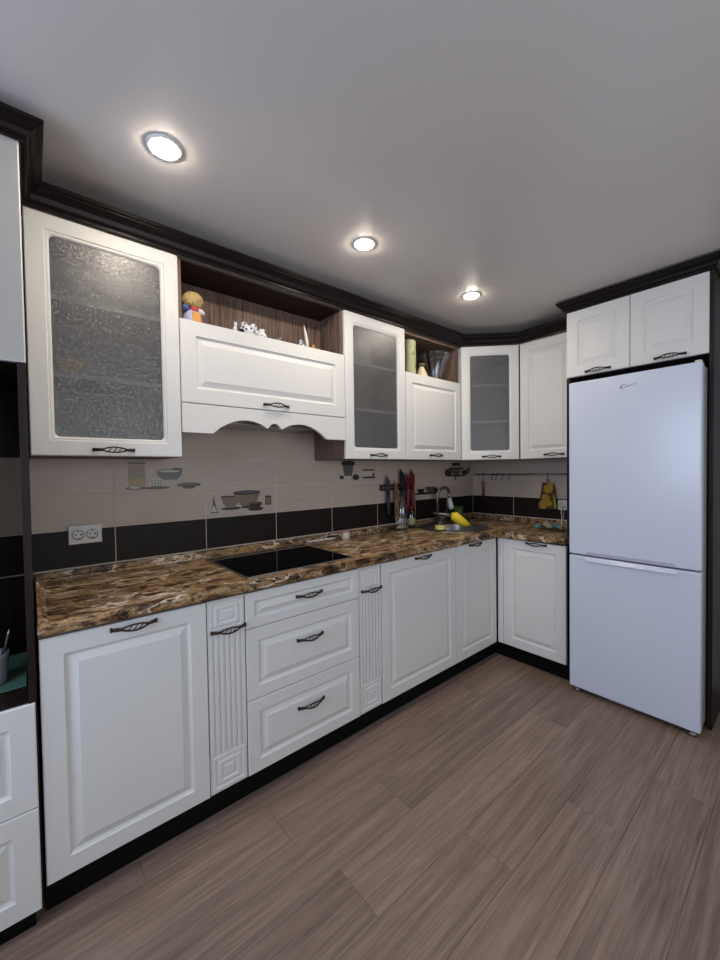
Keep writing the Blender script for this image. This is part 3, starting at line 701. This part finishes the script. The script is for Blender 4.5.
for i, (dx, dy, hgt, mm, lab) in enumerate(((.030, -.012, .155, STEEL, 'silver pen leaning right in the niche cup'), (.012, .016, .145, NAVY, 'dark blue pen standing in the niche cup'), (.030, .010, .135, BLACKP, 'short black pen at the back of the niche cup'), (-.012, -.006, .150, GREYC, 'grey pen leaning left in the niche cup'))):
    bm = nb(); b0 = Vector((-.105 + dx * .35, -.405 + dy * .35, .686)); b1 = b0 + Vector((dx * 1.1, dy * 1.1, hgt)); tube(bm, [b0, b0.lerp(b1, .9), b1], [.0036, .0036, .0012], 8)
    tag(obj('pen', bm, mm), lab, 'pen', 'pens in the niche cup')

# ------------------------------------------------------------------ ceiling lamps
def downlight():
    t_ = thing('downlight', 'x', 'ceiling light', (0, 0, H), 0, 'recessed ceiling lamps')
    bm = nb(); lathe(bm, [(.041, -.0003), (.053, -.0003), (.053, -.0015), (.050, -.0035), (.045, -.0045), (.041, -.004)], (0, 0, 0), 40); obj('ring', bm, RING, t_)
    bm = nb(); lathe(bm, [(0, -.013), (.015, -.0125), (.028, -.0105), (.036, -.0075), (.0400, -.004), (.0405, -.001)], (0, 0, 0), 32); tag(obj('diffuser', bm, GLOW, t_), 'glowing white diffuser')
    return t_
dl = downlight()
for i, (x, lab) in enumerate(((.349, 'lit ceiling lamp nearest the tall unit, the largest of three'), (1.175, 'lit ceiling lamp in the middle of the row of three'), (2.007, 'lit ceiling lamp nearest the corner and fridge'))):
    if i == 0: o = dl
    else:
        o = dl.copy(); COL.objects.link(o)
        for ch in list(dl.children):
            q = ch.copy(); COL.objects.link(q); q.parent = o
    o.location = (x, -.705, H); o['label'] = lab

# ------------------------------------------------------------------ cooktop
c = thing('cooktop', 'black glass built-in cooktop set in the marbled worktop', 'cooktop', (.652, -.562, CT1))
bm = nb(); hw_, hd_ = .551, .475
for (a, b, p, q) in ((0, hw_, 0, .006), (0, hw_, hd_ - .006, hd_), (0, .006, .006, hd_ - .006), (hw_ - .006, hw_, .006, hd_ - .006)): box(bm, a, b, p, q, .0003, .006, .001)
obj('steel_rim', bm, STEEL, c)
bm = nb(); box(bm, .0065, hw_ - .0065, .0065, hd_ - .0065, .0004, .0052, .0006); obj('glass_plate', bm, BLKGLASS, c)

# ------------------------------------------------------------------ sink and tap
SX, SY, SR = 2.375, -.290, .250
c = thing('sink', 'round steel sink let into the corner of the worktop', 'sink', (SX, SY, CT1))
bm = nb()
lathe(bm, [(SR, .0003), (SR, .004), (SR - .006, .007), (SR - .016, .005), (.175, .0042), (.170, .0030), (.1675, .0010)], (0, 0, 0), 56)
obj('rim', bm, DSTEEL, c)
bm = nb(); lathe(bm, [(.1672, .0010), (.1655, -.004), (.163, -.100), (.150, -.125), (.120, -.135), (.040, -.138), (0, -.138)], (0, 0, 0), 48); obj('bowl', bm, plain('sink_bowl_steel', (.30, .29, .28), .35, .9), c)
bm = nb(); lathe(bm, [(0, -.1375), (.030, -.1375), (.034, -.135), (.028, -.1345), (.020, -.1365), (0, -.1365)], (0, 0, 0), 20); obj('drain', bm, STEEL, c)
c = thing('tap', 'grey gooseneck kitchen tap with a pale spray head behind the sink', 'tap', (2.455, -.080, CT1 + .0068))
bm = nb(); lathe(bm, [(0, 0), (.028, 0), (.028, .006), (.020, .012), (.018, .060), (0, .060)], (0, 0, 0), 20)
tube(bm, [(0, 0, .05), (0, 0, .225)] + [(.07 * math.sin(a_) * .35 + .0, -.055 + .055 * math.cos(a_), .225 + .055 * math.sin(a_)) for a_ in [math.pi * i / 8 for i in range(1, 9)]] + [(.004, -.112, .205)], .0125, 12)
obj('spout', bm, DSTEEL, c)
bm = nb(); tube(bm, [(.004, -.112, .206), (.006, -.115, .18), (.010, -.122, .135), (.012, -.126, .115)], [.0145, .018, .022, .019], 12); tag(obj('spray_head', bm, plain('pale_grey_spray', (.36, .37, .36), .4), c), 'pale grey spray head')
bm = nb(); tube(bm, [(.018, -.004, .045), (.045, -.012, .062), (.085, -.022, .085)], [.007, .006, .007], 10); obj('lever', bm, DSTEEL, c)
# things round the sink
c = thing('sponge_holder', 'dark pot with a yellow label on the left of the sink', 'sponge holder', (2.165, -.335, CT1 + .0072))
bm = nb(); lathe(bm, [(0, 0), (.034, 0), (.036, .004), (.036, .042), (.030, .060), (.020, .066), (0, .066)], (0, 0, 0), 24); obj('pot', bm, BLACKP, c)
bm = nb(); lathe(bm, [(.0366, .008), (.0366, .040)], (0, 0, 0), 24); tag(obj('label_band', bm, plain('pale_yellow_label', (.62, .55, .16), .6), c), 'pale yellow label')
def cloth_bm(n, m_, f):
    bm = nb(); V = [[bm.verts.new(f(i / n, j / m_)) for j in range(m_ + 1)] for i in range(n + 1)]
    for i in range(n):
        for j in range(m_): bm.faces.new((V[i][j], V[i + 1][j], V[i + 1][j + 1], V[i][j + 1])).smooth = True
    return bm
c = thing('dish_brush', 'yellow dish brush with a grey handle lying over the sink', 'brush', (2.35, -.32, CT1 + .010))
bm = nb(); tube(bm, [(-.10, .12, .100), (-.05, .06, .092), (-.01, .012, .080)], [.009, .010, .020], 10); obj('brush_handle', bm, DSTEEL, c)
bm = nb(); tube(bm, [(-.016, .019, .080), (.000, .0, .076), (.035, -.020, .045), (.070, -.042, .020), (.105, -.062, .006)], [.024, .036, .036, .026, .006], 14); tag(obj('bristles', bm, YELLOW, c), 'yellow bristle head')
c = thing('plastic_cup', 'green plastic beaker standing behind the sink by the corner', 'cup', (2.70, -.10, CT1 + .0005))
bm = nb(); lathe(bm, [(0, 0), (.030, 0), (.040, .120), (.037, .120), (.028, .004), (0, .004)], (0, 0, 0), 24); obj('beaker', bm, GREEN, c)
c = thing('plastic_bottle', 'clear plastic bottle with dark cap on the worktop left of the sink', 'bottle', (2.020, -.105, CT1 + .0004))
bm = nb(); lathe(bm, [(0, 0), (.036, 0), (.042, .006), (.044, .02), (.041, .045), (.044, .06), (.044, .12), (.041, .16), (.028, .20), (.014, .222), (.013, .245), (0, .245)], (0, 0, 0), 28); obj('bottle_body', bm, PETP, c)
bm = nb(); lathe(bm, [(0, .2452), (.016, .2452), (.016, .264), (0, .264)], (0, 0, 0), 20); tag(obj('cap', bm, NAVY, c), 'dark blue screw cap')
c = thing('soap_bottle', 'small greenish washing-up bottle with a pale label beside the sink', 'bottle', (2.155, -.074, CT1 + .0004))
bm = nb(); lathe(bm, [(0, 0), (.028, 0), (.031, .008), (.031, .090), (.022, .115), (.010, .125), (.010, .130), (0, .130)], (0, 0, 0), 24); obj('bottle_body', bm, GREENP, c)
bm = nb(); lathe(bm, [(.0316, .030), (.0316, .072)], (0, 0, 0), 24); tag(obj('label_band', bm, plain('pale_gold_label', (.42, .36, .18), .6), c), 'pale gold label')
bm = nb(); lathe(bm, [(0, .1302), (.012, .1302), (.010, .150), (.004, .165), (0, .165)], (0, 0, 0), 16); tag(obj('cap', bm, RED, c), 'dark red cap')
c = thing('jar', 'small glass jar with a reddish lid behind the cooktop', 'jar', (1.495, -.125, CT1 + .0004))
bm = nb(); lathe(bm, [(0, 0), (.024, 0), (.026, .004), (.026, .040), (.022, .046), (0, .046)], (0, 0, 0), 20); obj('jar_body', bm, plain('jar_pale_contents', (.48, .43, .38), .3), c)
bm = nb(); lathe(bm, [(0, .0462), (.0235, .0462), (.0235, .054), (0, .054)], (0, 0, 0), 20); tag(obj('lid', bm, plain('jar_lid_pinkish', (.42, .22, .17), .5), c), 'reddish lid')
bm = nb(); tube(bm, [(1.255, -.055, CT1 + .0065), (1.36, -.062, CT1 + .0065), (1.40, -.064, CT1 + .0065), (1.435, -.066, CT1 + .0068), (1.465, -.068, CT1 + .0065)], [.005, .005, .006, .0062, .003], 10)
tag(obj('spoon', bm, plain('pale_plastic', (.62, .60, .56), .4)), 'pale long-handled spoon lying behind the cooktop', 'spoon')

# ------------------------------------------------------------------ knife rack and tools on the long wall
RKZ = 1.19
c = thing('knife_rack', 'black magnetic tool rack on the tiles left of the sink', 'rack', (1.895, -.0095, RKZ))
bm = nb(); box(bm, 0, .33, -.022, -.0006, -.020, .024, .003); obj('bar', bm, BLACKP, c)
bm = nb(); box(bm, .01, .32, -.0235, -.0222, -.006, .010, .0004); obj('magnet_strip', bm, DSTEEL, c)
def knife(x, ztop, zmid, zbot, hm, label, bw=.012, blade_up=True, bm_mat=DSTEEL, name='knife'):
    t_ = thing(name, label, name.replace('_', ' '), (x, -.0385, zbot), 0, 'tools on the wall rack')
    bm = nb(); hl = zmid - zbot
    tube(bm, [(0, 0, 0), (0, 0, .012), (0, -.001, hl * .5), (0, 0, hl)], [.009, .015, .016, .012], 10); obj('handle', bm, hm, t_)
    bm = nb(); bl = ztop - zbot
    prism(bm, [(-bw, hl + .0005), (bw, hl + .0005), (bw, bl - .05), (-bw * .9, bl)], -.0012, .0012); obj('blade', bm, bm_mat, t_)
knife(1.955, 1.285, 1.175, 1.000, NAVY, 'knife with a dark blue handle, leftmost on the wall rack', .019)
knife(2.035, 1.250, 1.165, .945, ORANGE, 'wooden-handled tool second from left on the wall rack', .016, True, ORANGE, 'spatula')
knife(2.100, 1.330, 1.185, 1.080, BLACKP, 'black knife in the middle of the wall rack', .024, True, BLACKP)
knife(2.160, 1.300, 1.225, 1.000, RED, 'dark red handled knife right of the black one', .020, True, RED)
knife(2.215, 1.325, 1.200, 1.020, RED, 'long red spatula rightmost on the wall rack', .022, True, RED, 'spatula')

# ------------------------------------------------------------------ sockets
def socket(bm, cx):
    lathe_pts = 28
    for r0, r1, y0, y1, mi in ((.0215, .0195, -.011, -.0125, 0), (.0195, .0185, -.0125, -.006, 1), (.0185, 0, -.006, -.006, 0)):
        A = [bm.verts.new((cx + r0 * math.cos(2 * math.pi * k_ / lathe_pts), y0, r0 * math.sin(2 * math.pi * k_ / lathe_pts))) for k_ in range(lathe_pts)]
        if r1 > 0:
            B = [bm.verts.new((cx + r1 * math.cos(2 * math.pi * k_ / lathe_pts), y1, r1 * math.sin(2 * math.pi * k_ / lathe_pts))) for k_ in range(lathe_pts)]
            for k_ in range(lathe_pts): bm.faces.new((A[k_], A[(k_ + 1) % lathe_pts], B[(k_ + 1) % lathe_pts], B[k_])).material_index = mi
        else: bm.faces.new(A).material_index = mi
    for a in (-1, 1):
        box(bm, cx + a * .0095 - .003, cx + a * .0095 + .003, -.0068, -.0058, -.003, .003, 0, 1)
        box(bm, cx - .003, cx + .003, -.0085, -.0058, a * .0165 - .0025, a * .0165 + .0025, 0, 1)
def socket_thing(n, loc, rz, label, w, h):
    t_ = thing('power_socket', label, 'socket', loc, rz)
    bm = nb(); prism_pts = rectp(-w / 2, w / 2, -h / 2, h / 2)
    box(bm, -w / 2, w / 2, -.0108, -.0004, -h / 2, h / 2, .003); obj('faceplate', bm, SOCK, t_)
    for i in range(n):
        bm = nb(); socket(bm, (i - (n - 1) / 2) * .050); 
        for v in bm.verts: v.co.y -= .006
        obj('outlet', bm, [SOCK, SOCKD], t_)
socket_thing(2, (.173, -.0095, 1.062), 0, 'white double wall socket on the tiles at the left end', .118, .080)
socket_thing(1, (LX - .0095, -.792, 1.037), R90, 'white single wall socket beside the fridge', .072, .074)
bm = nb(); tube(bm, [(LX - .030, -.800, 1.025), (LX - .055, -.800, 1.015), (LX - .062, -.800, .99), (LX - .052, -.800, .94), (LX - .050, -.795, .905), (LX - .06, -.80, .8925), (LX - .10, -.86, .8915), (LX - .14, -.95, .8915)], .0032, 8)
tag(obj('charging_cable', bm, SOCK), 'thin white cable hanging from the single socket by the fridge', 'cable')

# ------------------------------------------------------------------ hook rail on the back wall
c = thing('hook_rail', 'thin dark metal rail with hooks on the short tiled wall', 'rail', (LX - .0095, -.045, 1.268), R90)
bm = nb(); tube(bm, [(0, -.026, 0), (.95, -.026, 0)], .0055, 10); obj('rail', bm, DSTEEL, c)
for x in (.03, .50, .92):
    bm = nb(); tube(bm, [(x, -.0005, 0), (x, -.020, 0)], [.008, .006], 10); obj('bracket', bm, DSTEEL, c)
def hook(x):
    bm = nb(); tube(bm, [(x, -.026 + .009 * math.sin(a_), .0 + .009 * math.cos(a_)) for a_ in [math.pi * (.9 - i * .3) for i in range(5)]] + [(x, -.037, -.012), (x, -.037, -.036), (x, -.044, -.046), (x, -.052, -.038)], .0030, 6); obj('hook', bm, DSTEEL, c)
for x in (.093, .180, .217, .272, .335, .645): hook(x)
t_ = thing('bottle_opener', 'small red utensil hanging at the left of the hook rail', 'utensil', (LX - .0485, -.138, 1.085), R90)
bm = nb(); tube(bm, [(0, 0, 0), (.002, 0, .03), (-.001, 0, .075), (0, 0, .092)], [.010, .008, .009, .006], 10); obj('handle', bm, RED, t_)
bm = nb(); tube(bm, [(.012 * math.cos(a_), 0, .108 + .017 * math.sin(a_)) for a_ in [2 * math.pi * i / 14 for i in range(14)]], .0042, 8, 0, True); obj('loop', bm, RED, t_)
# oven cloth / pot holder with printed fruit slices
t_ = thing('pot_holder', 'folded yellow and green printed pot holder hanging from the rail by the fridge', 'pot holder', (LX - .052, -.70, 1.005), R90)
def phf(u, v):
    w0 = .072 - .030 * v; return (-.008 + (u - .5) * 2 * w0 + .006 * v, -.008 * math.cos((u - .5) * 3) + .003 * math.sin(9 * u + 3 * v), v * .198 + .010 * (u - .5) * (1 - v))
PHM = [plain('brown_print', (.16, .10, .03), .9), plain('mustard_print', (.66, .44, .08), .9), plain('lime_print', (.42, .50, .07), .9), plain('red_brown_print', (.28, .09, .03), .9)]
bm = cloth_bm(14, 18, phf)
for f in bm.faces:
    ctr = f.calc_center_median(); x, z = ctr.x, ctr.z
    mi = 0
    for cx, cz, r in ((-.035, .032, .034), (-.018, .088, .030), (.010, .045, .022), (.0, .150, .034), (.02, .17, .03)):
        if (x - cx) ** 2 + (z - cz) ** 2 < r * r: mi = 1
    if x > .038: mi = 2 if z < .12 else 0
    if abs(z - .118) < .008: mi = 3
    f.material_index = mi
r_ = bmesh.ops.solidify(bm, geom=bm.faces[:], thickness=.006)
obj('cloth', bm, PHM, t_)
bm = nb(); tube(bm, [(-.004, -.004, .196), (-.007, -.004, .212), (-.003, -.004, .224), (.003, -.004, .212), (.0, -.004, .196)], .0022, 6); obj('hanging_loop', bm, PHM[3], t_)
# cloth on the worktop beside the fridge
def tcf(u, v):
    return ((u - .5) * .16, (v - .5) * .19, .008 + .030 * (math.sin(3.1 * u + 1.0) ** 2) * (math.sin(7 * v + 4 * u) ** 2) + .008 * math.sin(math.pi * v))
bm = cloth_bm(16, 18, tcf)
for f in bm.faces:
    cc = f.calc_center_median(); f.material_index = 1 if math.sin(70 * cc.x + 30 * cc.y) > .55 else (2 if math.sin(60 * cc.y - 20 * cc.x) > .8 else 0)
bmesh.ops.solidify(bm, geom=bm.faces[:], thickness=.003)
tag(obj('dishcloth', bm, [TEAL, plain('pale_cloth_stripe', (.55, .55, .42), .9), plain('yellow_cloth_stripe', (.55, .42, .10), .9)], None, (2.76, -.835, CT1 + .0035)), 'crumpled teal and cream dishcloth on the worktop beside the fridge', 'cloth')

# ------------------------------------------------------------------ figurines in the niche over the cooktop
NZ = 1.9602
t_ = thing('folk_doll', 'straw-haired souvenir doll in blue and red at the left of the niche', 'doll', (.562, -.250, NZ))
bm = nb(); lathe(bm, [(0, 0), (.036, 0), (.042, .015), (.036, .050), (.022, .070), (0, .072)], (0, 0, 0), 20); obj('skirt', bm, LILAC, t_)
bm = nb(); box(bm, -.012, .026, -.043, -.026, .006, .052, .007); tag(obj('apron', bm, FORANGE, t_), 'orange and yellow apron')
bm = nb(); ball(bm, (.004, -.014, .066), .024, 0, 14, (.8, .9, .8)); tag(obj('bodice', bm, FRED, t_), 'red bodice')
bm = nb(); tube(bm, [(-.014, -.012, .074), (-.034, -.020, .070), (-.046, -.026, .062)], [.010, .014, .008], 10); tag(obj('sleeve', bm, BLUEC, t_), 'bright blue sleeve')
bm = nb(); tube(bm, [(.018, -.010, .072), (.034, -.016, .066), (.044, -.022, .056)], [.010, .012, .007], 10); tag(obj('sleeve', bm, WHITEC, t_), 'white sleeve')
bm = nb(); ball(bm, (0, -.010, .108), .041, 0, 18, (1.05, .85, .90)); rr = random.Random(3)
for k_ in range(60):
    a_ = rr.uniform(0, 2 * math.pi); e0 = rr.uniform(-.6, 1.3); e1 = e0 - rr.uniform(.3, .6); a1_ = a_ + rr.uniform(-.3, .3); q = []
    for e_, aa in ((e0, a_), ((e0 + e1) / 2, (a_ + a1_) / 2), (e1, a1_)): q.append((.0435 * math.cos(e_) * math.cos(aa), -.010 + .0355 * math.cos(e_) * math.sin(aa), .108 + .0375 * math.sin(e_)))
    tube(bm, q, .0022, 5)
tag(obj('straw_hat', bm, STRAW, t_), 'golden straw hat hiding the face')
def figurine(x, y, parts, name, label, cat, group=None):
    t_ = thing(name, label, cat, (x, y, NZ), 0, group)
    for pn, fn, mt in parts:
        bm = nb(); fn(bm); obj(pn, bm, mt, t_)
fg = 'small figurines in the niche'
def stand(bm): lathe(bm, [(0, 0), (.016, 0), (.017, .006), (.010, .014), (.008, .022), (0, .024)], (0, 0, 0), 16)
def fbody(bm): tube(bm, [(0, 0, .010), (0, -.001, .026), (.001, -.004, .040)], [.011, .010, .006], 10); ball(bm, (.001, -.006, .047), .0085)
def fears(bm): tube(bm, [(-.004, -.005, .053), (-.008, -.004, .064)], [.003, .001], 6); tube(bm, [(.006, -.005, .053), (.010, -.004, .064)], [.003, .001], 6)
figurine(.748, -.268, (('base', stand, WHITEC), ('body', fbody, WHITEC), ('ears', fears, GREYC)), 'figurine', 'slim white animal figurine right of the doll', 'figurine', fg)
def wide(bm): ball(bm, (0, 0, .030), .036, 0, 16, (1.15, .75, .83)); ball(bm, (.024, -.010, .052), .018); ball(bm, (-.020, -.006, .056), .015); ball(bm, (.040, -.008, .030), .014)
def spots(bm):
    for q in ((-.018, -.0245, .032), (.006, -.0255, .040), (.022, -.0235, .028), (.028, -.026, .056), (-.022, -.020, .058), (-.030, -.019, .040)): ball(bm, q, .0055, 0, 8)
figurine(.816, -.258, (('body', wide, WHITEC), ('painted_dots', spots, GREYBLUE), ('dark_foot', lambda bm: ball(bm, (-.036, -.012, .024), .013, 0, 10, (1, 1, .75)), BLACKP)), 'figurine', 'widest figurine, a pale lumpy animal pair with blue dots', 'figurine', fg)
def jug(bm): lathe(bm, [(0, 0), (.012, 0), (.021, .012), (.021, .030), (.013, .040), (.016, .050), (0, .050)], (0, 0, 0), 16); tube(bm, [(.016, 0, .030), (.027, 0, .026), (.024, 0, .014), (.016, 0, .012)], .0026, 6)
figurine(.884, -.266, (('body', jug, WHITEC), ('painted_dots', lambda bm: [ball(bm, (q, -.0165, z), .0045, 0, 8) for q, z in ((-.007, .018), (.006, .014), (.002, .026))], GREYBLUE)), 'figurine', 'white and blue jug-shaped figurine in the middle of the row', 'figurine', fg)
figurine(.974, -.266, (('body', lambda bm: (ball(bm, (0, 0, .0135), .016, 0, 12, (1.1, .9, .82)), ball(bm, (.010, -.006, .026), .009)), GREYC), ('painted_dots', lambda bm: [ball(bm, q, .004, 0, 8) for q in ((-.008, -.011, .016), (.003, -.0135, .014), (.012, -.0135, .028))], GREYBLUE)), 'figurine', 'smallest dark blue and white figurine in the row', 'figurine', fg)
figurine(1.111, -.264, (('body', lambda bm: (ball(bm, (0, 0, .017), .019, 0, 12, (1, .9, .88)), ball(bm, (-.004, -.006, .037), .011)), WHITEC), ('painted_dots', lambda bm: [ball(bm, q, .0055, 0, 8) for q in ((-.008, -.013, .020), (.007, -.014, .012), (.003, -.0145, .026), (-.004, -.0155, .038))], GREYBLUE)), 'figurine', 'blue and white figurine beside the upright white feather', 'figurine', fg)
figurine(1.148, -.266, (('blade', lambda bm: tube(bm, [(0, 0, .001), (-.004, 0, .045), (-.012, 0, .090), (-.021, 0, .130)], [.008, .009, .007, .0015], 10), plain('ivory', (.74, .71, .64), .45)),), 'ornament_tusk', 'upright white tusk-shaped ornament at the right of the niche', 'ornament')
figurine(1.180, -.268, (('body', lambda bm: (ball(bm, (0, 0, .0125), .014, 0, 12, (1, .9, .88)), ball(bm, (.002, -.003, .028), .008)), FORANGE),), 'figurine', 'small orange figurine right of the white tusk', 'figurine', fg)

# ------------------------------------------------------------------ vases in the small niche
NZ2 = 1.9448
t_ = thing('tin_canister', 'tall pale green cylinder with leaf print in the small niche', 'canister', (1.955, -.252, NZ2))
bm = nb(); lathe(bm, [(0, 0), (.046, 0), (.047, .003)] + [(.047, .003 + .222 * i / 16) for i in range(1, 17)] + [(.045, .229), (0, .229)], (0, 0, 0), 32)
for f in bm.faces:
    cc = f.calc_center_median(); a_ = math.degrees(math.atan2(cc.y, cc.x))
    for ac, z, ra, rz in ((-70, .06, 14, .018), (-42, .11, 12, .016), (-98, .135, 12, .014), (-60, .185, 13, .014)):
        if ((a_ - ac) / ra) ** 2 + ((cc.z - z) / rz) ** 2 < 1: f.material_index = 1
obj('cylinder', bm, [PALEGRN, LEAF], t_)
t_ = thing('bell_figurine', 'small cream bell-shaped figure with a dark cap in the small niche', 'figurine', (2.078, -.255, NZ2))
bm = nb(); lathe(bm, [(0, 0), (.042, 0), (.044, .010), (.034, .040), (.020, .066), (.014, .078), (0, .080)], (0, 0, 0), 20); obj('bell', bm, CREAM, t_)
bm = nb(); lathe(bm, [(0, .0805), (.016, .0805), (.026, .092), (.022, .100), (.008, .104), (0, .104)], (0, 0, 0), 18); tag(obj('cap', bm, plain('olive_brown_glaze', (.16, .14, .08), .4), t_), 'olive brown cap')
t_ = thing('glass_vase', 'clear flared glass vase in the small niche', 'vase', (2.283, -.200, NZ2))
bm = nb(); n = 16
prof = [(.052, 0), (.054, .006), (.060, .06), (.080, .13), (.108, .205), (.111, .212), (.106, .212), (.076, .13), (.054, .06), (.048, .020), (0, .018)]
lathe(bm, [(0, 0)] + prof, (0, 0, 0), n)
for k_ in range(n):
    a_ = 2 * math.pi * k_ / n; tube(bm, [(r * math.cos(a_) * 1.01, r * math.sin(a_) * 1.01, z) for r, z in prof[1:6]], .0022, 5)
obj('vase_body', bm, mk_clear('fluted_crystal', (.90, .91, .91), .20), t_)
